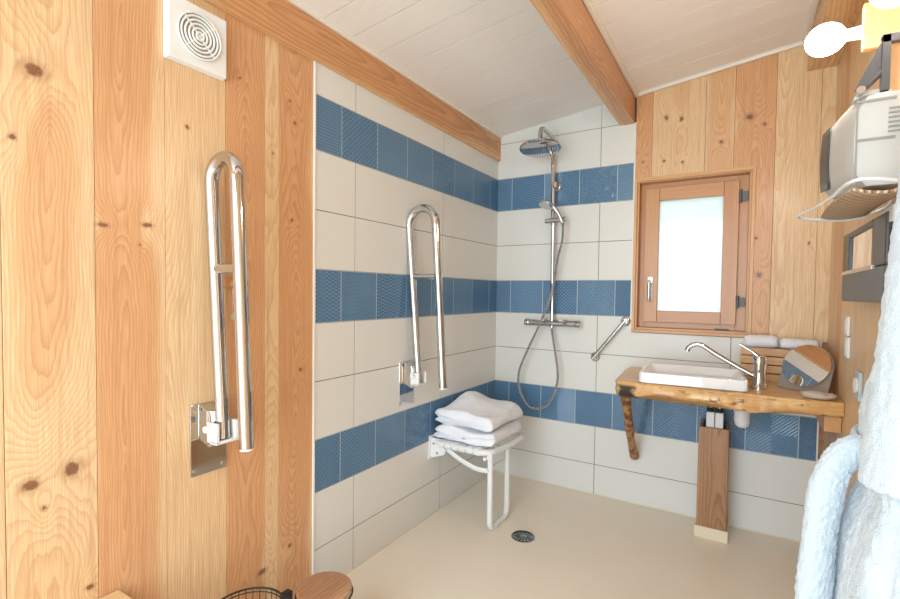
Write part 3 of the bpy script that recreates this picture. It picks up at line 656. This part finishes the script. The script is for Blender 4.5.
# ---- basin
t = thing('wash_basin', 'shallow white rectangular ceramic basin on the wooden worktop', 'basin', (1.30, -.35, WT))
BX, BY, hx, hy = 1.318, -.352, .238, .200
Rz = Matrix.Translation((BX, BY, 0)) @ Matrix.Rotation(.06, 4, 'Z')
m = MB()
def rrect(hx, hy, r, z, n=5):
    P = []
    for cx_, cy_, a0 in ((hx-r, hy-r, 0), (-hx+r, hy-r, PI/2), (-hx+r, -hy+r, PI), (hx-r, -hy+r, 1.5*PI)):
        for k in range(n+1): a = a0+PI/2*k/n; P.append(Rz @ Vector((cx_+r*math.cos(a), cy_+r*math.sin(a), z)))
    return P
z0 = WT; m.grid([rrect(hx-.006, hy-.006, .02, z0+.0005), rrect(hx, hy, .02, z0+.006), rrect(hx, hy, .02, z0+.050), rrect(hx-.003, hy-.003, .018, z0+.055), rrect(hx-.012, hy-.012, .015, z0+.055), rrect(hx-.016, hy-.016, .014, z0+.050), rrect(hx-.03, hy-.03, .03, z0+.016), rrect(hx-.06, hy-.06, .04, z0+.010), rrect(.04, .04, .03, z0+.008)], closed_v=True, cap=True)
m.build('bowl', 'ceramic', t, smooth=True)
m = MB(); m.lathe([(0, 0), (.03, 0), (.03, .003), (.02, .005), (0, .006)], (BX, BY, z0+.0085), seg=24); m.build('drain_plug', 'chrome', t, smooth=True)
# ---- tap
t = thing('basin_tap', 'chrome single-lever tap with long spout beside the basin', 'tap', (1.612, -.375, WT))
fx, fy = 1.612, -.375
m = MB(); m.lathe([(0, 0), (.036, 0), (.036, .006), (.030, .012), (.027, .05), (.026, .10), (.029, .118), (.029, .150), (.024, .160), (0, .162)], (fx, fy, WT), seg=32); m.build('body', 'chrome', t, smooth=True)
sp_ = smoothpath([(fx-.01, fy, WT+.055), (fx-.08, fy+.004, WT+.092), (1.43, fy+.006, WT+.150), (1.365, fy+.006, WT+.192), (1.33, fy+.006, WT+.196), (1.302, fy+.006, WT+.178), (1.295, fy+.006, WT+.160)], 6)
m = MB(); m.tube(sp_, .0125, seg=16); m.build('spout', 'chrome', t, smooth=True)
m = MB(); m.tube([(fx, fy, WT+.152), (fx-.03, fy+.0, WT+.178), (fx-.085, fy, WT+.212)], [.013, .009, .006], seg=12); m.build('lever', 'chrome', t, smooth=True)
# ---- slatted wooden box with rolled towels
t = thing('wooden_box', 'small open wooden crate of horizontal boards behind the tap', 'crate', (1.70, -.075, WT))
bx0, bx1, by0, by1 = 1.530, 1.885, -.125, -.014
for k in range(4):
    z = WT+.001+k*.045
    for y in (by0, by1-.01):
        m = MB(); m.box((bx0+.008, y, z), (bx1-.008, y+.010, z+.039), along=0, tone=(.5, random.random(), .5)); m.build('board', 'trim_wood', t, bevel=.001)
for x in (bx0, bx1-.008):
    m = MB(); m.box((x, by0, WT+.001), (x+.008, by1, WT+.176), tone=(.3, .6, .5)); m.build('end_panel', 'trim_wood', t, bevel=.001)
B((bx0+.008, by0+.01, WT+.001), (bx1-.008, by1-.01, WT+.007), along=0).build('bottom', 'trim_wood', t)
def rolled(x0, x1, r, z, seed, label):
    m = MB(); rows_ = []
    for i in range(15):
        u = i/14; x = x0+(x1-x0)*u; k = 1-.25*(abs(2*u-1)**8); rows_.append([(x, -.070+math.cos(a)*r*1.45*k, z+math.sin(a)*r*k*(1+.08*math.sin(3*a+seed+u*2))) for a in [2*PI*q/24 for q in range(24)]])
    m.grid(rows_, closed_v=True, cap=True); o = m.build('rolled_towel', 'towel', smooth=True, label=label, cat='towel', group='hand towels on the wooden crate')
    o.modifiers.new('s', 'SUBSURF').render_levels = 2
    tx = bpy.data.textures.new('fluff', 'CLOUDS'); tx.noise_scale = .01; dm = o.modifiers.new('d', 'DISPLACE'); dm.texture = tx; dm.strength = .006
rolled(1.545, 1.700, .034, WT+.176+.030, 1, 'white rolled hand towel in the crate directly behind the tap')
rolled(1.706, 1.872, .030, WT+.176+.024, 4, 'white rolled hand towel in the crate behind the round mirror')
# ---- round table mirror
n = Vector((-.519, -.765, .382)).normalized(); mc = Vector((1.800, -.300, 1.036))
t = thing('table_mirror', 'round tilted mirror on a taupe foot at the right end of the worktop', 'mirror', (1.79, -.32, WT))
m = MB(); m.lathe([(0, -.004), (.104, -.004), (.106, 0), (.104, .004), (0, .004)], mc-n*.002, n, seg=56); m.build('glass', 'mirror', t, smooth=True)
m = MB(); hz = Vector((n.y, -n.x, 0)).normalized()*-1; hz = Vector((-n.y, n.x, 0)).normalized(); dn = n.cross(hz).normalized()
if dn.z > 0: dn = -dn
bm_ = mc-n*.014
def onf(a, b, off=0): return bm_+hz*a+dn*b-n*off
poly = [onf(.107*math.cos(a), -.107*math.sin(a)*-1) for a in [PI*k/14 for k in range(15)]]
L_ = (bm_.z-.106*0-WT-.002)/(-dn.z)
poly = [onf(.109, 0)]+[onf(.109*math.cos(a), -.109*math.sin(a)) for a in [PI*k/16 for k in range(1, 16)]]+[onf(-.109, 0), onf(-.112, L_), onf(.112, L_)]
m.prism(poly, tuple(-n*.0095)); m.build('backplate', 'stone', t, bevel=.002)
m = MB(); fb = onf(0, L_*.55, .01); m.tube([fb, Vector((fb.x+.045, min(fb.y+.10, -.14), WT+.004))], .006, seg=10); m.build('prop', 'stone', t)
# ---- soap dish
t = thing('soap_dish', 'small oval beige soap dish on the right end of the worktop', 'soap dish', (1.83, -.50, WT))
m = MB()
for r0 in (0,): m.grid([[(1.83+(a_*.066)*math.cos(q), -.50+(a_*.044)*math.sin(q), WT+zq) for q in [2*PI*k/32 for k in range(32)]] for a_, zq in ((.5, .0005), (.8, .006), (1, .020), (1.0, .024), (.93, .024), (.7, .012), (.3, .009))], closed_v=True, cap=True)
m.build('dish', 'soapc', t, smooth=True)
m = MB(); m.ell((1.815, -.50, WT+.022), (.045, .028, .011)); m.build('soap', 'soapc', t, smooth=True)
# ---- pipe cover post
t = thing('pipe_cover', 'upright brown board boxing in the pipes under the worktop', 'pipe cover', (1.42, -.15, FZ))
m = MB(); v = m.box((1.349, -.232, FZ+.045), (1.492, -.214, .655), tone=(.75, .33, .42)); m.build('front_board', 'post_wood', t, bevel=.004)
for x in (1.349, 1.476):
    m = MB(); m.box((x, -.214, FZ+.045), (x+.016, -.012, .650), tone=(.6, .2, .5)); m.build('side_board', 'post_wood', t, bevel=.002)
m = MB(); m.box((1.345, -.240, FZ), (1.496, -.233, FZ+.062)); m.box((1.341, -.240, FZ), (1.348, -.012, FZ+.062)); m.box((1.493, -.240, FZ), (1.500, -.012, FZ+.062)); m.build('skirting', 'skirt', t, bevel=.002)
# ---- supply valves and trap
for k, x in enumerate((1.402, 1.444)):
    t = thing('supply_valve', ('white boxy water valve under the worktop, left one of the pair' if k == 0 else 'white boxy water valve under the worktop, right one nearest the trap'), 'valve', (x, -.19, .62), 'supply valves')
    m = MB(); m.box((x-.0195, -.212, .60), (x+.0195, -.172, .735)); m.build('body', 'pvc', t, bevel=.004)
    m = MB(); m.cyl((x, -.192, .735), (x, -.192, .79), .009); m.cyl((x-.02, -.192, .765), (x+.018, -.192, .765), .008); m.build('tap_fitting', 'chrome', t, smooth=True)
    m = MB(); m.lathe([(0, 0), (.017, 0), (.019, .012), (.012, .02), (0, .021)], (x, -.192, .736), seg=16); m.build('collar', 'black', t, smooth=True)
    m = MB(); m.cyl((x, -.192, .79), (x, -.192, .838), .006); m.build('hose_end', 'steel', t, smooth=True)
t = thing('siphon_trap', 'white plastic bottle trap hanging under the worktop', 'drain trap', (1.548, -.25, .68))
m = MB(); m.lathe([(0, 0), (.018, .002), (.031, .014), (.036, .034), (.036, .078), (.039, .080), (.039, .094), (.033, .098), (.030, .125), (.018, .135), (.018, .165), (0, .165)], (1.548, -.25, .682), seg=28); m.build('cup', 'pvc', t, smooth=True)
m = MB(); m.tube(smoothpath([(1.54, -.25, .790), (1.50, -.25, .792), (1.488, -.23, .790), (1.488, -.12, .785), (1.488, -.005, .783)], 5), .017, seg=14); m.cyl((1.502, -.25, .792), (1.478, -.25, .792), .022); m.build('outlet_pipe', 'pvc', t, smooth=True)
# ---- wall lamps
def lamp(pos, wally, label):
    t = thing('wall_lamp', label, 'wall lamp', (W, pos.y, pos.z), 'globe wall lamps')
    m = MB(); m.box((pos.x+.083, pos.y-.012, pos.z-.055), (W-.02, pos.y+.012, pos.z+.075), tone=(.4, .4, .5)); m.box((W-.0205, pos.y-.03, pos.z-.06), (W-.0005, pos.y+.03, pos.z+.10), tone=(.4, .4, .5))
    m.build('wooden_base', 'trim_wood', t, bevel=.004)
    m = MB(); m.tube([(pos.x+.083, pos.y, pos.z), (pos.x+.04, pos.y, pos.z)], [.019, .015], seg=18); m.build('socket', 'white_plastic', t, smooth=True)
    m = MB(); m.ell(pos, (.049, .044, .044), seg=28); m.build('bulb', 'bulb', t, smooth=True)
lamp(Vector((1.722, -1.35, 2.117)), 0, 'glowing round bulb on a wooden wall mount above the fan heater, pointing into the room')
lamp(Vector((1.822, -1.62, 2.092)), 0, 'glowing round bulb at the top right corner, half outside the picture')
# ---- fan heater
t = thing('fan_heater', 'pale grey fan heater on a black wall bracket above the wicker shelf', 'heater', (1.82, -1.4, 1.64))
A = .0
def hrow(y, x0, x1, z0, z1, bulge):
    # section in the x-z plane with rounded front
    P = []; n_ = 8
    zc = (z0+z1)/2; hh = (z1-z0)/2
    for k in range(n_+1):
        s_ = -1+2*k/n_; P.append((x0-bulge*(1-abs(s_)**2.2)+.02*abs(s_)**6, y, zc+hh*s_*(1-.0)))
    P += [(x0+.05, y, z1+.004), (x1, y, z1), (x1, y, z0), (x0+.05, y, z0)]
    return P
m = MB(); HR = []
for i in range(13):
    u = i/12; y = -1.60+.50*u
    e = (1-(abs(2*u-1))**10); ins = .008*(1-e)
    HR.append(hrow(y, 1.758-.006*u+ins, 1.850, 1.628+.060*u+ins, 1.862+.085*u-ins-.02*u*u, .006))
m.grid(HR, closed_v=True, cap=True); m.build('casing', 'heater', t, smooth=True, bevel=.002)
m = MB(); rows_ = []
for i in range(7):
    u = .62+.33*i/6; y = -1.60+.50*u; rows_.append([(1.758-.006*u-.0015-.006*(1-abs(s_*.85)**2.2), y, (1.628+.060*u+1.862+.085*u-.02*u*u)/2+.095*s_) for s_ in [-1+2*k/8 for k in range(9)]])
m.grid(rows_)
gq = m.build('grille', 'grille', t, smooth=True); gq.modifiers.new('so', 'SOLIDIFY').thickness = .002
m = MB()
for z, dx in ((1.838, .0), (1.745, .0)):
    m.box((1.764, -1.6035, z), (1.835, -1.600, z+.006))
m.box((1.762, -1.603, 1.64), (1.7655, -1.600, 1.85))
for k in range(6): m.box((1.822, -1.6035, 1.76+k*.011), (1.846, -1.600, 1.764+k*.011))
m.build('panel_seam', 'groove', t)
m = MB(); m.prism([(1.766, -1.595, 1.866), (1.806, -1.595, 1.905), (1.820, -1.595, 1.985), (1.806, -1.595, 1.985), (1.757, -1.595, 1.872)], (0, .006, 0)); m.box((1.806, -1.60, 1.862), (1.822, -1.58, 1.995))
m.tube(smoothpath([(1.768, -1.592, 1.868), (1.79, -1.592, 1.890), (1.812, -1.592, 1.915)]), .007, seg=8)
m.box((1.806, -1.60, 1.975), (W-.001, -1.58, 1.995)); m.box((W-.006, -1.64, 1.93), (W-.0005, -1.54, 2.03))
m.build('wall_bracket', 'bracket', t, bevel=.001)
m = MB(); m.cyl((1.768, -1.612, 1.868), (1.768, -1.585, 1.868), .009); m.build('bracket_screw', 'steel', t, smooth=True)
m = MB(); m.lathe([(0, 0), (.04, 0), (.036, .012), (0, .016)], (1.80, -1.55, 1.860), seg=28); m.build('top_knob', 'heater', t, smooth=True)
# ---- wicker shelf
t = thing('wicker_shelf', 'woven wicker shelf in a white wire frame under the heater', 'shelf', (1.8, -1.4, 1.6))
SZ2 = 1.612
m = MB(); rows_ = []
for i in range(15):
    u = i/14; y = -1.66+.54*u; rows_.append([(1.752+.115*k/8-.01*math.sin(PI*u), y, SZ2+.012*(1-math.sin(PI*k/8))+.012*u) for k in range(9)])
m.grid(rows_); o = m.build('woven_tray', 'wicker', t, smooth=True); o.modifiers.new('so', 'SOLIDIFY').thickness = .007
m = MB(); P = smoothpath([(1.868, -1.66, SZ2+.012), (1.78, -1.67, SZ2+.028), (1.745, -1.64, SZ2+.026), (1.735, -1.50, SZ2+.022), (1.715, -1.36, SZ2+.018), (1.690, -1.25, SZ2+.016), (1.682, -1.21, SZ2+.012), (1.700, -1.185, SZ2+.008), (1.74, -1.16, SZ2+.005), (1.80, -1.13, SZ2+.003), (1.868, -1.12, SZ2+.012)], 6)
m.tube(P, .0042, seg=8); m.build('wire_rim', 'white_metal', t, smooth=True)
for y in (-1.60, -1.18): m = MB(); m.tube(smoothpath([(1.868, y, SZ2+.014), (1.90, y, SZ2+.03), (W-.002, y, SZ2+.05)]), .004, seg=8); m.build('wire_hanger', 'white_metal', t, smooth=True)
m = MB(); m.prism([(1.868, -1.30, 1.572), (1.868, -1.30, 1.606), (W-.048, -1.44, 1.612), (W-.048, -1.44, 1.568)], (.012, 0, 0)); m.build('shelf_tag', 'white_paint', label='small pale tag hanging at the right end of the wicker shelf', cat='tag')
# ---- framed wall mirror
t = thing('wall_mirror', 'wall mirror in a wide dark frame under the wicker shelf', 'mirror', (W, -1.08, 1.35))
m = MB(); x0, x1 = 1.862, W-.001; ya, yb, za, zb = -1.405, -.752, 1.350, 1.60
m = MB(); m.box((x0, ya, za), (x1, yb, za+.105)); m.build('bottom_rail', 'slate', t, bevel=.006)
m = MB(); m.box((x0, ya, za+.1055), (x1, ya+.16, zb)); m.build('side_rail', 'dark_grey', t, bevel=.006)
m = MB(); m.box((x0-.002, yb-.10, za+.105), (x1-.03, yb-.02, zb)); m.build('rope_reflection', 'rope', t, bevel=.003)  # rope-coloured band stands in for a woven reflection at the far stile
m = MB(); m.box((x0, yb-.022, za+.105), (x1, yb, zb)); m.box((x0, yb-.125, za+.105), (x1, yb-.10, zb)); m.box((x0, ya+.16, zb-.02), (x1, yb-.125, zb)); m.build('inner_frame', 'dark_grey', t, bevel=.002)
B((x0+.006, ya+.16, za+.105), (x0+.012, yb-.125, zb-.02)).build('mirror_glass', 'mirror', t)
m = MB(); m.box((x0-.004, ya+.14, za+.098), (x0+.006, yb-.01, za+.112)); m.build('rail_highlight', 'steel', t, bevel=.002)  # bright strip added as the highlight line along the bottom rail's top
# ---- switches and socket on the right wall
t = thing('light_switch', 'tall white double switch plate on the right wall above the worktop', 'switch', (W, -.58, 1.12))
for z0, z1, y0, y1 in ((1.205, 1.285, -.60, -.54), (1.115, 1.200, -.62, -.56)):
    m = MB(); m.box((W-.010, y0, z0), (W-.0005, y1, z1)); p = m.build('plate', 'white_plastic', t, bevel=.002)
    m = MB(); m.box((W-.013, y0+.012, z0+.012), (W-.010, y1-.012, z1-.012)); m.build('rocker', 'white_plastic', p, bevel=.001)
t = thing('wall_socket', 'pale blue-grey socket on the right wall beside the bathrobe', 'socket', (W, -.82, 1.0))
m = MB(); m.box((W-.012, -.88, .985), (W-.0005, -.80, 1.09)); m.build('plate', 'bluegrey', t, bevel=.003)
m = MB(); m.lathe([(0, .0), (.028, 0), (.028, .006), (.02, .003), (0, .003)], (W-.012, -.84, 1.038), (-1, 0, 0), seg=24); m.build('insert', 'white_plastic', t, smooth=True)
# ---- bathrobe
t = thing('bathrobe', 'white terry bathrobe hanging on the right wall with its belt looped', 'bathrobe', (W-.02, -1.78, 1.9))
KZ = [(1.98, 1.88, .012, .03), (1.92, 1.870, .025, .06), (1.84, 1.866, .03, .09), (1.66, 1.864, .034, .11), (1.45, 1.858, .042, .14), (1.27, 1.846, .056, .16), (1.10, 1.836, .074, .15), (1.04, 1.836, .073, .145), (.97, 1.836, .070, .16), (.90, 1.828, .082, .18), (.84, 1.822, .090, .185), (.70, 1.814, .094, .20), (.45, 1.806, .100, .22), (.25, 1.806, .100, .22)]
def kz(z):
    for a, b in zip(KZ[:-1], KZ[1:]):
        if b[0] <= z <= a[0]:
            f = (a[0]-z)/(a[0]-b[0]); f = f*f*(3-2*f); return [a[i]+(b[i]-a[i])*f for i in (1, 2, 3)]
    return KZ[-1][1:]
rn = random.Random(2); m = MB(); rows_ = []; NZ, NA = 150, 160
for i in range(NZ+1):
    z = 1.98-(1.98-.25)*i/NZ; cx, a, b = kz(z); row = []
    fold = min(1, (1.98-z)/.5)
    for k in range(NA):
        q = 2*PI*k/NA; r = 1+fold*(.07*math.sin(5*q+1.3+.6*math.sin(z*3))+.035*math.sin(11*q+z*4))
        x = cx+a*r*math.cos(q); y = -1.83+b*r*math.sin(q); row.append((min(x, W-.022), y, z))
    rows_.append(row)
m.grid(rows_, closed_v=True, cap=True)
def fluff(o, s=.012, st=.010):
    sb = o.modifiers.new('s', 'SUBSURF'); sb.levels = 0; sb.render_levels = 1
    tx = bpy.data.textures.new('terry', 'CLOUDS'); tx.noise_scale = s; tx.noise_depth = 2; dm = o.modifiers.new('d', 'DISPLACE'); dm.texture = tx; dm.strength = st; dm.mid_level = .5
fluff(m.build('robe_body', 'robe', t, smooth=True))
# sleeve
m = MB(); P = smoothpath([(1.858, -1.90, 1.86), (1.842, -1.93, 1.70), (1.828, -1.94, 1.45), (1.82, -1.93, 1.20), (1.81, -1.93, 1.00)], 14)
m.tube(P, [.045+.030*i/len(P) for i in range(len(P))], seg=48, nrm=(1, 0, 0)); fluff(m.build('sleeve', 'robe', t, smooth=True))
# belt around the waist and its hanging loop
rows_ = []; m = MB()
for k in range(97):
    q = 2*PI*k/96; cx, a, b = kz(1.035); c0 = Vector((min(cx+(a+.004)*math.cos(q), W-.004), -1.77+(b+.006)*math.sin(q), 1.035)); rows_.append(c0)
m.tube(rows_[:-1], .030, seg=16, closed=True, flat=.35, nrm=(1, 0, 0)); fluff(m.build('waist_belt', 'robe', t, smooth=True), .01, .006)
P = smoothpath([(1.800, -1.76, 1.035), (1.776, -1.78, 1.038), (1.750, -1.79, 1.030), (1.722, -1.80, .995), (1.706, -1.80, .93), (1.697, -1.80, .83), (1.691, -1.80, .70), (1.687, -1.80, .55), (1.687, -1.80, .38)], 10)
m = MB(); m.tube(P, [.026+.010*min(1, i/30)+.0015*math.sin(i*.35) for i in range(len(P))], seg=40, flat=.78, nrm=(0, 1, .2)); fluff(m.build('belt_loop', 'robe', t, smooth=True), .008, .009)
t = thing('coat_hook', 'wooden peg holding the white bathrobe on the right wall', 'hook', (W, -1.77, 1.97))
m = MB(); m.cyl((W+.0, -1.83, 1.975), (W-.07, -1.83, 1.99), .010); m.build('peg', 'trim_wood', t, smooth=True)
# ---- pedal bin with bamboo lid
t = thing('pedal_bin', 'small round bin with a brown bamboo lid beside the tiled wall', 'bin', (.325, -1.975, FZ))
bc = Vector((.325, -1.972, 0))
m = MB(); m.lathe([(0, 0), (.085, 0), (.088, .006), (.090, .268), (0, .268)], bc+Vector((0, 0, FZ)), seg=40); m.build('body', 'white_metal', t, smooth=True)
m = MB(); m.lathe([(0, .0), (.092, 0), (.094, .004), (.094, .014), (.090, .018), (0, .018)], bc+Vector((0, 0, FZ+.268)), seg=48)
m.build('lid', 'bamboo', t, smooth=True)
m = MB(); m.tube(arc(bc+Vector((0, 0, FZ+.262)), .096, 0, 2*PI*.999, 40, (1, 0, 0), (0, 1, 0))[:-1], .0035, seg=8, closed=True); m.box((.225, -2.075, FZ+.235), (.25, -2.045, FZ+.285)); m.build('hinge_clip', 'black', t, bevel=.002)
# ---- wire basket
t = thing('wire_basket', 'round black wire basket on the floor beside the bin', 'basket', (.192, -2.152, FZ))
c0 = Vector((.178, -2.172, -.012)); m = MB()
for z, r, rr_ in ((FZ+.275, .118, .0035), (FZ+.262, .117, .002), (FZ+.19, .112, .002), (FZ+.10, .105, .002), (FZ+.016, .096, .003), (FZ+.016, .05, .002)): m.tube(arc(c0+Vector((0, 0, z)), r, 0, 2*PI*.999, 44, (1, 0, 0), (0, 1, 0))[:-1], rr_, seg=6, closed=True)
for k in range(32):
    a = 2*PI*k/32; d = Vector((math.cos(a), math.sin(a), 0)); m.tube([c0+d*.118+Vector((0, 0, FZ+.275)), c0+d*.096+Vector((0, 0, FZ+.016)), c0+d*.01+Vector((0, 0, FZ+.015))], .0016, seg=5)
m.build('basket_wires', 'black', t)
# ---- pale pine shelf corner
t = thing('pine_bench', 'pale pine bench top corner against the left pine wall', 'bench', (.15, -2.8, FZ))
m = MB(); m.box((.003, -3.10, .455), (.34, -2.470, .483), along=1, tone=(.3, .5, .5)); m.build('bench_top', 'light_board', t, bevel=.004)
for x in (.03, .29):
    for y in (-2.53, -3.06):
        m = MB(); m.box((x, y, FZ), (x+.035, y+.035, .455)); m.build('leg', 'light_board', t, bevel=.002)
